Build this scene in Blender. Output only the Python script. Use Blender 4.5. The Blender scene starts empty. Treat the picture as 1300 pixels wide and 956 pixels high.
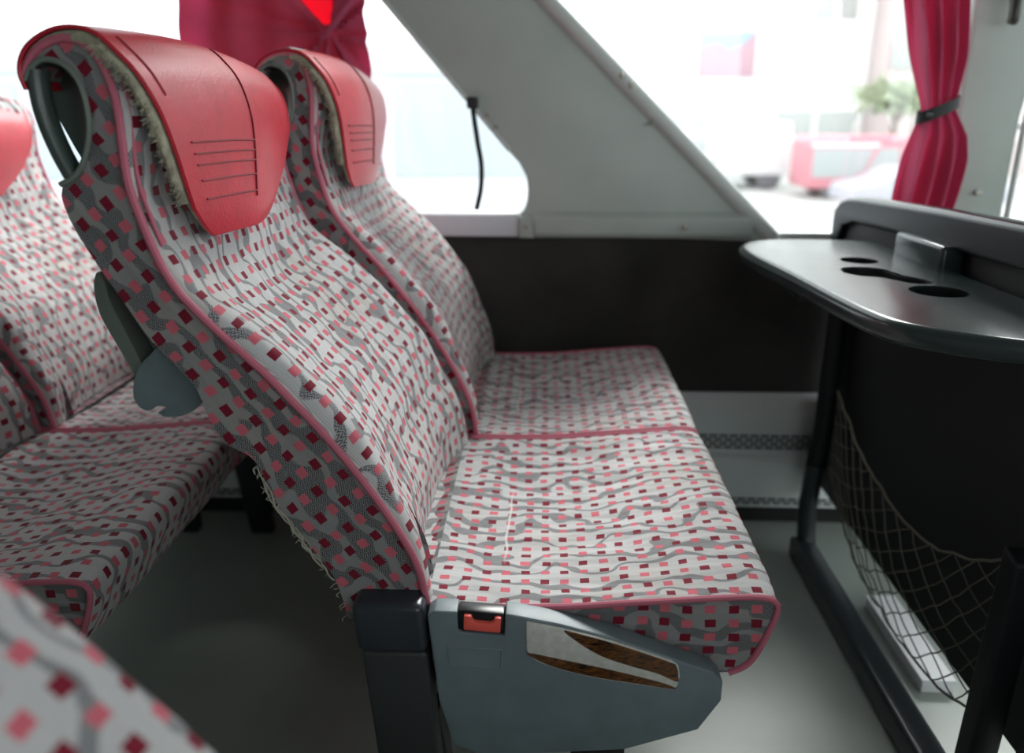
import bpy, bmesh, math, random
from mathutils import Vector, Matrix, noise
PI = math.pi
random.seed(7)
scn = bpy.context.scene
COL = scn.collection

# ------------------------------------------------------------------ materials
def new_mat(name):
    m = bpy.data.materials.new(name); m.use_nodes = True
    nt = m.node_tree; b = nt.nodes['Principled BSDF']
    return m, nt, b

def plain(name, col, rough=0.5, metal=0.0, bump=0.0, bscale=400.0, var=0.0, vscale=8.0, coat=0.0, spec=0.5, trans=0.0):
    m, nt, b = new_mat(name)
    b.inputs['Base Color'].default_value = (*col, 1)
    b.inputs['Roughness'].default_value = rough
    b.inputs['Metallic'].default_value = metal
    b.inputs['Coat Weight'].default_value = coat
    b.inputs['Specular IOR Level'].default_value = spec
    tc = nt.nodes.new('ShaderNodeTexCoord')
    if var > 0:
        n = nt.nodes.new('ShaderNodeTexNoise'); n.inputs['Scale'].default_value = vscale; n.inputs['Detail'].default_value = 5
        nt.links.new(tc.outputs['Object'], n.inputs['Vector'])
        mx = nt.nodes.new('ShaderNodeMix'); mx.data_type = 'RGBA'
        mx.inputs[6].default_value = (*[c*(1-var) for c in col], 1)
        mx.inputs[7].default_value = (*[min(1, c*(1+var)) for c in col], 1)
        rr = nt.nodes.new('ShaderNodeMapRange'); rr.inputs[1].default_value = .3; rr.inputs[2].default_value = .7
        nt.links.new(n.outputs['Fac'], rr.inputs[0]); nt.links.new(rr.outputs[0], mx.inputs[0])
        nt.links.new(mx.outputs[2], b.inputs['Base Color'])
    if bump > 0:
        n2 = nt.nodes.new('ShaderNodeTexNoise'); n2.inputs['Scale'].default_value = bscale; n2.inputs['Detail'].default_value = 3
        nt.links.new(tc.outputs['Object'], n2.inputs['Vector'])
        bp = nt.nodes.new('ShaderNodeBump'); bp.inputs['Strength'].default_value = bump; bp.inputs['Distance'].default_value = .001
        nt.links.new(n2.outputs['Fac'], bp.inputs['Height']); nt.links.new(bp.outputs[0], b.inputs['Normal'])
    return m

def fabric(name, a=.0235, b_=.0245, squ=.0052, sqv=.0056, cover=.155, lite=1.0, fu_=15.0, fv_=.034, mark=False, twc=(.060, .36)):
    m, nt, b = new_mat(name)
    N = nt.nodes.new; L = nt.links.new
    def math_(op, x, y=None, z=None):
        n = N('ShaderNodeMath'); n.operation = op
        for i, v in enumerate((x, y, z)):
            if v is None: continue
            if isinstance(v, (int, float)): n.inputs[i].default_value = v
            else: L(v, n.inputs[i])
        return n.outputs[0]
    uv = N('ShaderNodeUVMap'); uv.uv_map = 'UVMap'
    sp = N('ShaderNodeSeparateXYZ'); L(uv.outputs[0], sp.inputs[0])
    # slight weave drift
    nz = N('ShaderNodeTexNoise'); nz.inputs['Scale'].default_value = 14; nz.inputs['Detail'].default_value = 1
    L(uv.outputs[0], nz.inputs['Vector'])
    sn = N('ShaderNodeSeparateColor'); L(nz.outputs['Color'], sn.inputs[0])
    u = math_('ADD', sp.outputs[0], math_('MULTIPLY', math_('SUBTRACT', sn.outputs[0], .5), .012))
    v = math_('ADD', sp.outputs[1], math_('MULTIPLY', math_('SUBTRACT', sn.outputs[1], .5), .012))
    cu = math_('DIVIDE', u, a); cv = math_('DIVIDE', v, b_)
    fu = math_('ABSOLUTE', math_('SUBTRACT', math_('FRACT', cu), .5))
    fv = math_('ABSOLUTE', math_('SUBTRACT', math_('FRACT', cv), .5))
    mask = math_('MULTIPLY', math_('LESS_THAN', fu, squ/a), math_('LESS_THAN', fv, sqv/b_))
    par = math_('FLOORED_MODULO', math_('ADD', math_('FLOOR', cu), math_('FLOOR', cv)), 2.0)
    # meandering darker bands that run along the cloth
    cb = N('ShaderNodeCombineXYZ')
    L(math_('MULTIPLY', u, fu_), cb.inputs[0]); L(math_('MULTIPLY', v, fu_*1.25), cb.inputs[1])
    nb = N('ShaderNodeTexNoise'); nb.inputs['Scale'].default_value = 1.0; nb.inputs['Detail'].default_value = 1.5
    L(cb.outputs[0], nb.inputs['Vector'])
    snb = N('ShaderNodeSeparateColor'); L(nb.outputs['Color'], snb.inputs[0])
    ph = math_('ADD', math_('DIVIDE', v, fv_), math_('MULTIPLY', snb.outputs[0], 3.4))
    pp = math_('PINGPONG', ph, .5)
    band = math_('SUBTRACT', math_('ADD', cover, math_('MULTIPLY', math_('SUBTRACT', snb.outputs[1], .5), .45)), pp)
    bandm = N('ShaderNodeMapRange'); bandm.inputs[1].default_value = -.02; bandm.inputs[2].default_value = .02
    L(band, bandm.inputs[0])
    # herringbone twill inside the bands, fine ribs outside
    zig = math_('PINGPONG', u, .0030)
    tw = math_('FRACT', math_('DIVIDE', math_('ADD', v, math_('MULTIPLY', zig, 1.0)), .0027))
    twm = math_('GREATER_THAN', tw, .45)
    rib = math_('PINGPONG', math_('DIVIDE', v, .0011), .5)
    ribm = math_('MULTIPLY', rib, 2.0)
    def mixc(f, c1, c2):
        n = N('ShaderNodeMix'); n.data_type = 'RGBA'
        if isinstance(f, float): n.inputs[0].default_value = f
        else: L(f, n.inputs[0])
        for i, c in ((6, c1), (7, c2)):
            if isinstance(c, tuple): n.inputs[i].default_value = (*c, 1)
            else: L(c, n.inputs[i])
        return n.outputs[2]
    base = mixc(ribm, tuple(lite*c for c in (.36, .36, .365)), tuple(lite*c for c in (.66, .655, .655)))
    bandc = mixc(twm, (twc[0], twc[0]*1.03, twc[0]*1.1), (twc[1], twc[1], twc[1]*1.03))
    # a little grime on the pale ground
    ng = N('ShaderNodeTexNoise'); ng.inputs['Scale'].default_value = 5; ng.inputs['Detail'].default_value = 4
    L(uv.outputs[0], ng.inputs['Vector'])
    gm = N('ShaderNodeMapRange'); gm.inputs[1].default_value = .5; gm.inputs[2].default_value = .75; gm.inputs[4].default_value = .55
    L(ng.outputs['Fac'], gm.inputs[0])
    base = mixc(gm.outputs[0], base, (.44, .38, .32))
    ground = mixc(bandm.outputs[0], base, bandc)
    sq = mixc(par, (.19, .003, .020), (.60, .13, .17))
    col = mixc(mask, ground, sq)
    if mark:      # pale crease line, drawn in colour across the cushion
        wob = math_('MULTIPLY', math_('SUBTRACT', sn.outputs[2], .5), .012)
        du = math_('ABSOLUTE', math_('SUBTRACT', math_('ADD', sp.outputs[0], wob), .152))
        mu = N('ShaderNodeMapRange'); mu.inputs[1].default_value = .0022; mu.inputs[2].default_value = .0006; L(du, mu.inputs[0])
        dv = math_('ABSOLUTE', math_('SUBTRACT', sp.outputs[1], .20))
        mv = N('ShaderNodeMapRange'); mv.inputs[1].default_value = .11; mv.inputs[2].default_value = .06; L(dv, mv.inputs[0])
        col = mixc(math_('MULTIPLY', math_('MULTIPLY', mu.outputs[0], mv.outputs[0]), .75), col, (.72, .71, .69))
    L(col, b.inputs['Base Color'])
    b.inputs['Roughness'].default_value = .85
    b.inputs['Specular IOR Level'].default_value = .25
    b.inputs['Sheen Weight'].default_value = .12
    # bump: ribs plus soft creases
    cr = N('ShaderNodeTexNoise'); cr.inputs['Scale'].default_value = 1.0; cr.inputs['Detail'].default_value = 2
    cb2 = N('ShaderNodeCombineXYZ'); L(math_('MULTIPLY', sp.outputs[0], 9.0), cb2.inputs[0]); L(math_('MULTIPLY', sp.outputs[1], 30.0), cb2.inputs[1])
    L(cb2.outputs[0], cr.inputs['Vector'])
    h = math_('ADD', math_('MULTIPLY', ribm, .0003), math_('MULTIPLY', cr.outputs['Fac'], .012))
    bp = N('ShaderNodeBump'); bp.inputs['Strength'].default_value = .8; bp.inputs['Distance'].default_value = 1.0
    L(h, bp.inputs['Height']); L(bp.outputs[0], b.inputs['Normal'])
    return m

def cloth_mat(name, col, transl=.35):
    m, nt, b = new_mat(name)
    N = nt.nodes.new; L = nt.links.new
    b.inputs['Base Color'].default_value = (*col, 1); b.inputs['Roughness'].default_value = .8
    b.inputs['Specular IOR Level'].default_value = .2
    tr = N('ShaderNodeBsdfTranslucent'); tr.inputs[0].default_value = (min(1, col[0]*1.25), col[1]*1.3, col[2]*1.3, 1)
    mx = N('ShaderNodeMixShader'); mx.inputs[0].default_value = transl
    L(b.outputs[0], mx.inputs[1]); L(tr.outputs[0], mx.inputs[2]); L(mx.outputs[0], nt.nodes['Material Output'].inputs[0])
    tc = N('ShaderNodeTexCoord'); n = N('ShaderNodeTexNoise'); n.inputs['Scale'].default_value = 600
    L(tc.outputs['Object'], n.inputs['Vector'])
    bp = N('ShaderNodeBump'); bp.inputs['Strength'].default_value = .15; bp.inputs['Distance'].default_value = .001
    L(n.outputs['Fac'], bp.inputs['Height']); L(bp.outputs[0], b.inputs['Normal'])
    return m

def glass_mat(name):
    m = bpy.data.materials.new(name); m.use_nodes = True; nt = m.node_tree
    nt.nodes.remove(nt.nodes['Principled BSDF'])
    t = nt.nodes.new('ShaderNodeBsdfTransparent'); t.inputs[0].default_value = (.97, .985, .98, 1)
    g = nt.nodes.new('ShaderNodeBsdfGlossy'); g.inputs['Roughness'].default_value = .02
    mx = nt.nodes.new('ShaderNodeMixShader'); mx.inputs[0].default_value = .06
    nt.links.new(t.outputs[0], mx.inputs[1]); nt.links.new(g.outputs[0], mx.inputs[2])
    nt.links.new(mx.outputs[0], nt.nodes['Material Output'].inputs[0])
    return m

def wood_mat(name):
    m, nt, b = new_mat(name)
    N = nt.nodes.new; L = nt.links.new
    tc = N('ShaderNodeTexCoord'); mp = N('ShaderNodeMapping'); mp.inputs['Scale'].default_value = (60, 60, 190)
    mp.inputs['Rotation'].default_value = (0, .25, 0)
    L(tc.outputs['Object'], mp.inputs['Vector'])
    n = N('ShaderNodeTexNoise'); n.inputs['Scale'].default_value = 1; n.inputs['Detail'].default_value = 5; n.inputs['Distortion'].default_value = 1.6
    L(mp.outputs[0], n.inputs['Vector'])
    cr = N('ShaderNodeValToRGB'); e = cr.color_ramp.elements
    e[0].position = .35; e[0].color = (.012, .006, .004, 1); e[1].position = .72; e[1].color = (.22, .075, .015, 1)
    L(n.outputs['Fac'], cr.inputs[0]); L(cr.outputs[0], b.inputs['Base Color'])
    b.inputs['Roughness'].default_value = .22; b.inputs['Coat Weight'].default_value = .5
    return m

def chip_mat(name):
    # walnut film with the printed layer rubbed through to silver plastic
    m, nt, b = new_mat(name)
    N = nt.nodes.new; L = nt.links.new
    tc = N('ShaderNodeTexCoord'); n = N('ShaderNodeTexNoise'); n.inputs['Scale'].default_value = 120; n.inputs['Detail'].default_value = 5
    L(tc.outputs['Object'], n.inputs['Vector'])
    cr = N('ShaderNodeValToRGB'); e = cr.color_ramp.elements
    e[0].position = .3; e[0].color = (.60, .58, .52, 1); e[1].position = .75; e[1].color = (.80, .79, .75, 1)
    L(n.outputs['Fac'], cr.inputs[0]); L(cr.outputs[0], b.inputs['Base Color'])
    b.inputs['Roughness'].default_value = .3; b.inputs['Metallic'].default_value = .25
    return m

M = {}
M['fab'] = fabric('woven seat cloth')
M['fab_side_shade'] = fabric('woven seat cloth side with shade in colour', a=.0255, b_=.0178, squ=.0058, sqv=.0050, cover=.26, twc=(.016, .26), lite=.52, fu_=14, fv_=.034)  # same cloth; weaker light on the sides is put into darker colours
M['fab_cush'] = fabric('woven cushion cloth', a=.0235, b_=.0215, squ=.0052, sqv=.0047, fu_=13, mark=True)
M['pipe'] = plain('rose piping', (.52, .13, .19), .6, bump=.4, bscale=900)
M['red'] = plain('red leatherette', (.50, .018, .036), .40, bump=.5, bscale=260, var=.10, vscale=30, coat=.05, spec=.4)
M['stitch'] = plain('dark red seam', (.22, .01, .02), .6)
M['fleece'] = plain('worn beige fleece', (.33, .31, .23), .95, bump=1.0, bscale=500, var=.35, vscale=60)
M['greenplastic'] = plain('grey green plastic', (.055, .075, .068), .32, bump=.1)
M['greenplastic2'] = plain('pale grey green plastic', (.16, .19, .165), .42, bump=.2)
M['bluegrey'] = plain('blue grey plastic', (.155, .195, .215), .42, bump=.35, bscale=700, var=.12, vscale=25)
M['charcoal'] = plain('charcoal plastic', (.028, .034, .045), .28, bump=.08)
M['charcoal_matt'] = plain('matt charcoal plastic', (.03, .033, .034), .55, bump=.2)
M['blackmetal'] = plain('black steel', (.012, .012, .013), .45)
M['steel'] = plain('steel rod', (.12, .14, .13), .22, metal=.6)
M['button'] = plain('red button plastic', (.85, .12, .09), .3)
M['bezel'] = plain('black bezel', (.008, .008, .009), .3)
M['wood'] = wood_mat('walnut print')
M['silver'] = chip_mat('rubbed silver plastic')
M['thread'] = plain('frayed threads', (.38, .36, .30), .95)
M['tray'] = plain('dark green grey tray plastic', (.026, .038, .038), .22, bump=.06, bscale=300, spec=.42)
M['panelblack'] = plain('black board', (.010, .011, .012), .6, bump=.2)
M['panelgrey'] = plain('dark grey moulding', (.010, .012, .014), .48, spec=.3)
M['rail'] = plain('worn dark paint', (.03, .038, .042), .3, bump=.3, bscale=120)
M['net'] = plain('beige netting cord', (.15, .145, .115), .9)
M['wallcarpet'] = plain('dark wall carpet', (.036, .034, .032), .95, bump=1, bscale=350, var=.35, vscale=6)
M['pillar'] = plain('grey green moulded panel', (.40, .45, .42), .45, bump=.25, bscale=250, var=.05)
M['pillar_light'] = plain('light grey trim', (.50, .54, .52), .4, bump=.1)
M['lilac'] = plain('pale window sill', (.62, .62, .66), .4)
M['floor'] = plain('grey green vinyl', (.29, .325, .295), .38, bump=.15, bscale=90, var=.08, vscale=5)
M['duct'] = plain('brushed pale duct', (.78, .82, .82), .38, metal=.1, bump=.15)
M['grille'] = plain('dark grille slots', (.03, .035, .038), .5)
M['ceil'] = plain('ceiling lining', (.27, .29, .28), .8)
M['curtain'] = cloth_mat('rose curtain cloth', (.58, .13, .235), .40)
M['curtain_backlit'] = cloth_mat('rose curtain cloth with backlight in colour', (.75, .05, .10), .55)  # same cloth; light coming through from behind is put into a brighter red
M['strap'] = plain('black strap', (.015, .017, .018), .6)
M['glass'] = glass_mat('window glass')
M['screw'] = plain('screw head', (.35, .33, .28), .35, metal=.8)
M['whitebox'] = plain('white card', (.80, .80, .82), .5)
M['hook'] = plain('dark bronze hook', (.03, .03, .022), .4)

# ------------------------------------------------------------------ mesh helpers
def link(name, me, mat, parent=None, ang=40):
    if mat is not None and not me.materials:
        me.materials.append(mat)
    me.shade_smooth()
    me.set_sharp_from_angle(angle=math.radians(ang))
    o = bpy.data.objects.new(name, me); COL.objects.link(o)
    if parent is not None: o.parent = parent
    return o

def raw(verts, faces, uvs=None):
    me = bpy.data.meshes.new('m'); me.from_pydata([tuple(v) for v in verts], [], faces)
    if uvs:
        l = me.uv_layers.new(name='UVMap')
        for p in me.polygons:
            for li in p.loop_indices:
                l.data[li].uv = uvs[me.loops[li].vertex_index]
    me.update(); return me

def fixn(me):
    bm = bmesh.new(); bm.from_mesh(me); bmesh.ops.recalc_face_normals(bm, faces=bm.faces); bm.to_mesh(me); bm.free(); return me

def merge(*mes):
    """several raw meshes into one datablock, materials kept"""
    bm = bmesh.new(); out = bpy.data.meshes.new('m')
    mats = []
    for me in mes:
        n0 = len(bm.faces)
        bm.from_mesh(me)
        bm.faces.ensure_lookup_table()
        mm = list(me.materials)
        for f in bm.faces[n0:]:
            if mm:
                mt = mm[f.material_index]
                if mt not in mats: mats.append(mt)
                f.material_index = mats.index(mt)
    bm.to_mesh(out); bm.free()
    for mt in mats: out.materials.append(mt)
    return out

def bevelled(me, w, seg=3, ang=35):
    bm = bmesh.new(); bm.from_mesh(me)
    bmesh.ops.remove_doubles(bm, verts=bm.verts, dist=1e-6)
    ed = [e for e in bm.edges if len(e.link_faces) == 2 and e.calc_face_angle(0) > math.radians(ang)]
    bmesh.ops.bevel(bm, geom=ed, offset=w, offset_type='OFFSET', segments=seg, profile=.5, affect='EDGES', clamp_overlap=True)
    bmesh.ops.recalc_face_normals(bm, faces=bm.faces)
    bm.to_mesh(me); bm.free(); return me

def box(x0, x1, y0, y1, z0, z1, bev=0, seg=3):
    v = [(x, y, z) for x in (x0, x1) for y in (y0, y1) for z in (z0, z1)]
    f = [(0, 1, 3, 2), (4, 6, 7, 5), (0, 4, 5, 1), (2, 3, 7, 6), (0, 2, 6, 4), (1, 5, 7, 3)]
    me = raw(v, f)
    if bev: bevelled(me, bev, seg)
    return me

def prism(pts, a0, a1, axis='Y', bev=0, seg=3, ang=35):
    """outline (p,q) extruded along axis.  axis Y: (x,z); axis X: (y,z); axis Z: (x,y)"""
    def mk(p, a):
        if axis == 'Y': return (p[0], a, p[1])
        if axis == 'X': return (a, p[0], p[1])
        return (p[0], p[1], a)
    n = len(pts)
    v = [mk(p, a0) for p in pts] + [mk(p, a1) for p in pts]
    f = [tuple(range(n)), tuple(range(2*n-1, n-1, -1))] + [(i, (i+1) % n, n+(i+1) % n, n+i) for i in range(n)]
    me = fixn(raw(v, f))
    if bev: bevelled(me, bev, seg, ang)
    return me

def catmull(pts, n, closed=False):
    P = [Vector(p) for p in pts]; out = []
    m = len(P)
    segs = m if closed else m-1
    def g(i):
        if closed: return P[i % m]
        if i < 0: return P[0]*2-P[1]
        if i >= m: return P[-1]*2-P[-2]
        return P[i]
    for i in range(segs):
        for k in range(n):
            t = k/n; a, b, c, d = g(i-1), g(i), g(i+1), g(i+2)
            out.append(.5*((2*b)+(c-a)*t+(2*a-5*b+4*c-d)*t*t+(3*b-a-3*c+d)*t**3))
    if not closed: out.append(P[-1].copy())
    return out

def resample(pts, n, closed=False):
    P = [Vector(p) for p in pts]
    if closed: P = P+[P[0]]
    L = [0]
    for a, b in zip(P, P[1:]): L.append(L[-1]+(b-a).length)
    out = []; j = 0
    cnt = n if closed else n-1
    for i in range(n):
        s = L[-1]*i/cnt
        while j < len(P)-2 and L[j+1] < s: j += 1
        t = (s-L[j])/max(1e-9, L[j+1]-L[j]); out.append(P[j].lerp(P[j+1], min(1, max(0, t))))
    return out

def tube(pts, r, closed=False, sides=8, flat=None):
    P = [Vector(p) for p in pts]; n = len(P); v = []; f = []
    up = None
    for i, p in enumerate(P):
        if closed: t = P[(i+1) % n]-P[i-1]
        else: t = P[min(n-1, i+1)]-P[max(0, i-1)]
        if t.length < 1e-9: t = Vector((1, 0, 0))
        t.normalize()
        if up is None:
            up = t.orthogonal().normalized()
            if flat is not None:
                up = Vector(flat); up = (up-t*up.dot(t)).normalized()
        else:
            base = Vector(flat) if flat is not None else up
            up = base-t*base.dot(t)
            if up.length < 1e-6: up = t.orthogonal()
            up.normalize()
        w = t.cross(up)
        rr = r(i/(n-1)) if callable(r) else r
        r1, r2 = rr if isinstance(rr, tuple) else (rr, rr)
        for k in range(sides):
            a = 2*PI*k/sides
            v.append(p+up*math.cos(a)*r1+w*math.sin(a)*r2)
    m = n if closed else n-1
    for i in range(m):
        for k in range(sides):
            a = i*sides+k; b = i*sides+(k+1) % sides; c = ((i+1) % n)*sides+(k+1) % sides; d = ((i+1) % n)*sides+k
            f.append((a, b, c, d))
    if not closed:
        f.append(tuple(range(sides-1, -1, -1))); f.append(tuple((n-1)*sides+k for k in range(sides)))
    return fixn(raw(v, f))

def grid(fn, nu, nv, uvf=None, closed_v=False):
    v = []; uv = []; f = []
    for i in range(nu):
        for j in range(nv):
            v.append(fn(i/(nu-1), j/(nv-1)))
            uv.append(uvf(i/(nu-1), j/(nv-1)) if uvf else (i/(nu-1), j/(nv-1)))
    for i in range(nu-1):
        for j in range(nv-1):
            a = i*nv+j; f.append((a, a+1, a+nv+1, a+nv))
    return raw(v, f, uv)

def flatpoly(pl, y, uvf):
    from mathutils.geometry import tessellate_polygon
    Q = [pl[0]]
    for p in pl[1:]:
        if (p-Q[-1]).length > 2e-4: Q.append(p)
    if (Q[0]-Q[-1]).length < 2e-4: Q.pop()
    tri = tessellate_polygon([[Vector((p.x, p.y, 0)) for p in Q]])
    return raw([(p.x, y, p.y) for p in Q], [tuple(t) for t in tri], [uvf(p) for p in Q])

def cyl(c, r, h, axis='Z', n=20, bev=0):
    pts = []
    me = bpy.data.meshes.new('m'); bm = bmesh.new()
    bmesh.ops.create_cone(bm, cap_ends=True, segments=n, radius1=r, radius2=r, depth=h)
    if axis == 'Y': bmesh.ops.rotate(bm, verts=bm.verts, matrix=Matrix.Rotation(PI/2, 3, 'X'))
    if axis == 'X': bmesh.ops.rotate(bm, verts=bm.verts, matrix=Matrix.Rotation(PI/2, 3, 'Y'))
    bmesh.ops.translate(bm, verts=bm.verts, vec=c)
    bm.to_mesh(me); bm.free()
    if bev: bevelled(me, bev, 2, 60)
    return me

def solid(me, t):
    bm = bmesh.new(); bm.from_mesh(me); bm.normal_update()
    bmesh.ops.solidify(bm, geom=list(bm.faces), thickness=t); bm.to_mesh(me); bm.free(); return me

def thing(name, label, cat, loc=(0, 0, 0), group=None):
    o = bpy.data.objects.new(name, None); COL.objects.link(o); o.location = loc
    o.empty_display_size = .05
    o['label'] = label; o['category'] = cat
    if group: o['group'] = group
    return o
def tag(o, label, cat, group=None):
    o['label'] = label; o['category'] = cat
    if group: o['group'] = group
    return o
def struct(name, me, mat, parent=None, ang=40):
    o = link(name, me, mat, parent, ang)
    if parent is None: o['kind'] = 'structure'
    return o
def shift_mesh(me, v):
    me.transform(Matrix.Translation(v)); return me

# ------------------------------------------------------------------ the coach seat
W = .462                       # width of one seat (runs along +Y)
PIP = [(-.485, .993), (-.480, 1.005), (-.468, 1.019), (-.446, 1.028), (-.429, 1.026), (-.416, 1.016), (-.407, .997),
       (-.402, .974), (-.4015, .95), (-.402, .925), (-.4015, .901), (-.397, .876), (-.383, .828), (-.368, .795), (-.345, .766),
       (-.316, .736), (-.285, .705), (-.260, .676), (-.235, .647), (-.204, .606), (-.174, .561), (-.148, .515), (-.133, .479), (-.125, .436)]
RING = [(-.466, .896), (-.452, .903), (-.441, .916), (-.4325, .935), (-.4285, .958), (-.431, .985), (-.440, 1.002), (-.452, 1.009), (-.464, 1.010), (-.474, 1.005), (-.484, .992)]
REAR = [(-.214, .410), (-.227, .465), (-.254, .508), (-.282, .550), (-.296, .590), (-.310, .612), (-.334, .626), (-.352, .664), (-.360, .690),
        (-.398, .737), (-.424, .782), (-.443, .816), (-.460, .850), (-.469, .880), (-.466, .896)]

def make_seat(label, loc, group, recline=0.0, bshift=0.0, mirror=False, wall=False, tray=True, full=True, cdrop=0.0, bscale=1.0):
    root = thing('coach_seat', label, 'seat', (loc[0], loc[1], 0), group)
    piv = Vector((-.12, .42))
    def R(p, lim=True):
        q = (Vector((p[0], p[1]))-piv)*bscale
        c, s = math.cos(recline), math.sin(recline)
        return Vector((piv.x+q.x*c-q.y*s+bshift, piv.y+q.x*s+q.y*c))
    def fin(me, flipn=True):
        if mirror:
            me.transform(Matrix.Translation((0, W, 0)) @ Matrix.Scale(-1, 4, (0, 1, 0)))
            me.flip_normals()
        return me
    def add(name, me, mat, parent=root, ang=40):
        return link(name, fin(me), mat, parent, ang)
    rnd = random.Random(int(loc[1]*1000)+int(loc[0]*77))
    # ---- backrest body
    pip = [Vector((p.x, p.y)) for p in resample([Vector((p.x, p.y, 0)) for p in catmull([(x, z, 0) for x, z in PIP], 6)], 64)]
    pipR = [R(p) for p in pip]
    ringc = [R(Vector((p.x, p.y))) for p in catmull([(x, z, 0) for x, z in RING], 4)]
    rear = [R(Vector((p.x, p.y))) for p in catmull([(x, z, 0) for x, z in REAR], 4)]
    dU = Vector((.60, -.80)); dV = Vector((.80, .60))
    def sideuv(p): return (p.dot(dU), p.dot(dV))
    poly = pipR + rear + ringc[1:]                    # near side, with the notch for the grip
    rear_up = [R(p) for p in ((-.466, .896), (-.4735, .914), (-.481, .932), (-.488, .953), (-.4925, .970), (-.491, .984), (-.485, .993))]
    polyB = pipR + rear + rear_up[1:-1]
    def ngon(pl, y): return flatpoly(pl, y, sideuv)
    def ruled(pl, y0, y1):
        L = [0]
        for a, b in zip(pl, pl[1:]): L.append(L[-1]+(b-a).length)
        v = []; uv = []
        for p, l in zip(pl, L):
            v += [(p.x, y0, p.y), (p.x, y1, p.y)]; uv += [(l, y0), (l, y1)]
        f = [(2*i, 2*i+1, 2*i+3, 2*i+2) for i in range(len(pl)-1)]
        return raw(v, f, uv)
    # front shell: bulges forward of the piping line
    nrm = []
    for i, p in enumerate(pipR):
        t = pipR[min(i+1, 63)]-pipR[max(i-1, 0)]; t.normalize(); nrm.append(Vector((-t.y, t.x)))   # outward/forward
    if (nrm[40].x < 0): nrm = [-n for n in nrm]
    La = [0]
    for a, b in zip(pipR, pipR[1:]): La.append(La[-1]+(b-a).length)
    def bulge(u):
        # depth of the stuffing along the back
        pts = [(0, .003), (.08, .012), (.2, .016), (.32, .006), (.42, .010), (.55, .020), (.72, .024), (.86, .010), (1, .001)]
        for (a, va), (b, vb) in zip(pts, pts[1:]):
            if u <= b:
                k = (u-a)/(b-a); k = k*k*(3-2*k); return va+(vb-va)*k
        return pts[-1][1]
    def front(u, v):
        i = u*63; i0 = min(62, int(i)); k = i-i0
        p = pipR[i0].lerp(pipR[i0+1], k); n = nrm[i0].lerp(nrm[i0+1], k)
        w = abs(2*v-1)
        prof = (1-w**14)**.5
        hollow = .030*max(0, 1-(w/.93)**2.6) if w < .93 else 0
        k2 = min(1, max(0, (u-.36)/.14)); k2 = k2*k2*(3-2*k2)
        k3 = 1+.15*max(0, (u-.80)/.20)
        d = (bulge(u)+.006*k2)*prof-hollow*k2*k3
        if u > .3: d += .0022*noise.noise(Vector((u*14, v*5, loc[0]*7+loc[1]*3)))*prof*min(1, (u-.3)*8)
        q = p+n*d
        return (q.x, v*W, q.y)
    nv = 33
    def vmap(v): return .5-.5*math.cos(PI*v)
    fr = grid(lambda a, b: front(a, vmap(b)), 90, nv, lambda a, b: (La[-1]*a, vmap(b)*W))
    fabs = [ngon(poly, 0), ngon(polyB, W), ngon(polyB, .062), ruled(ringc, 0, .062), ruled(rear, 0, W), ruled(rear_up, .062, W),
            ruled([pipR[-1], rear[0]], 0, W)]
    for me in fabs[:3]: me.materials.append(M['fab_side_shade'])
    for me in fabs[3:]: me.materials.append(M['fab_side_shade'])
    fr.materials.append(M['fab'])
    body = merge(fr, *fabs)
    def topdrop(me):
        for v in me.vertices:
            k = min(1, max(0, (v.co.z-.92)/.08)); v.co.z -= .017*max(0, v.co.y/W)**2.5*k*k*(3-2*k)
        return me
    add('backrest', topdrop(body), None, ang=50)
    # piping both sides
    for y in (-.002, W+.002):
        add('backrest_piping', topdrop(tube([(p.x+n.x*.001, y, p.y+n.y*.001) for p, n in zip(pipR, nrm)], .0042)), M['pipe'])
    if full:
        add('backrest_piping', tube([(p.x+n.x*.007, .007, p.y+n.y*.006) for p, n in list(zip(pipR, nrm))[3:24]], .0022, sides=6), M['pipe'])
    # ---- hand grip in the upper corner
    back = [R(p) for p in ((-.474, .898), (-.4735, .913), (-.481, .930), (-.490, .951), (-.498, .968), (-.500, .978), (-.498, .986), (-.494, .990), (-.491, .992), (-.488, .993), (-.486, .992))]
    backc = [Vector((p.x, p.y)) for p in catmull([(q.x, q.y, 0) for q in back], 4)]
    def bowl(u, v):
        i = u*(len(ringc)-1); i0 = min(len(ringc)-2, int(i)); k = i-i0
        a = ringc[i0].lerp(ringc[i0+1], k); b = backc[i0].lerp(backc[i0+1], k)
        s = v*PI/2
        kk = 1-math.cos(s)
        q = a.lerp(b, kk)
        return (q.x, -.002+.056*math.sin(s), q.y)
    bw = grid(bowl, 44, 14)
    grip = add('hand_grip', bw, M['greenplastic'])
    add('grip_rim', tube([(p.x, -.004, p.y) for p in ringc], (.0028), sides=8), M['greenplastic2'], grip)
    bar = [R(p) for p in ((-.476, 1.002), (-.477, .990), (-.4765, .970), (-.4725, .948), (-.4655, .925), (-.4585, .908), (-.455, .900))]
    barc = [(q.x, .006, q.y) for q in catmull([(p.x, p.y, 0) for p in bar], 6)]
    add('grip_bar', tube([(a[0], .006+.0*a[1], a[2]) for a in barc], lambda t: (.0125, .0085), flat=(0, 1, 0), sides=14), M['greenplastic'], grip)
    # ---- headrest cover, draped over the top and hanging down in front
    ridge = [(-.483, .984), (-.4865, .997), (-.484, 1.010), (-.474, 1.023), (-.455, 1.034), (-.434, 1.038), (-.413, 1.034), (-.396, 1.020),
             (-.378, .998), (-.365, .964), (-.360, .929), (-.358, .891), (-.3565, .860), (-.357, .836)]
    rc = resample([Vector((p.x, p.y, 0)) for p in catmull([(x, z, 0) for x, z in ridge], 5)], 60)
    rc = [R(Vector((p.x, p.y))) for p in rc]
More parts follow.
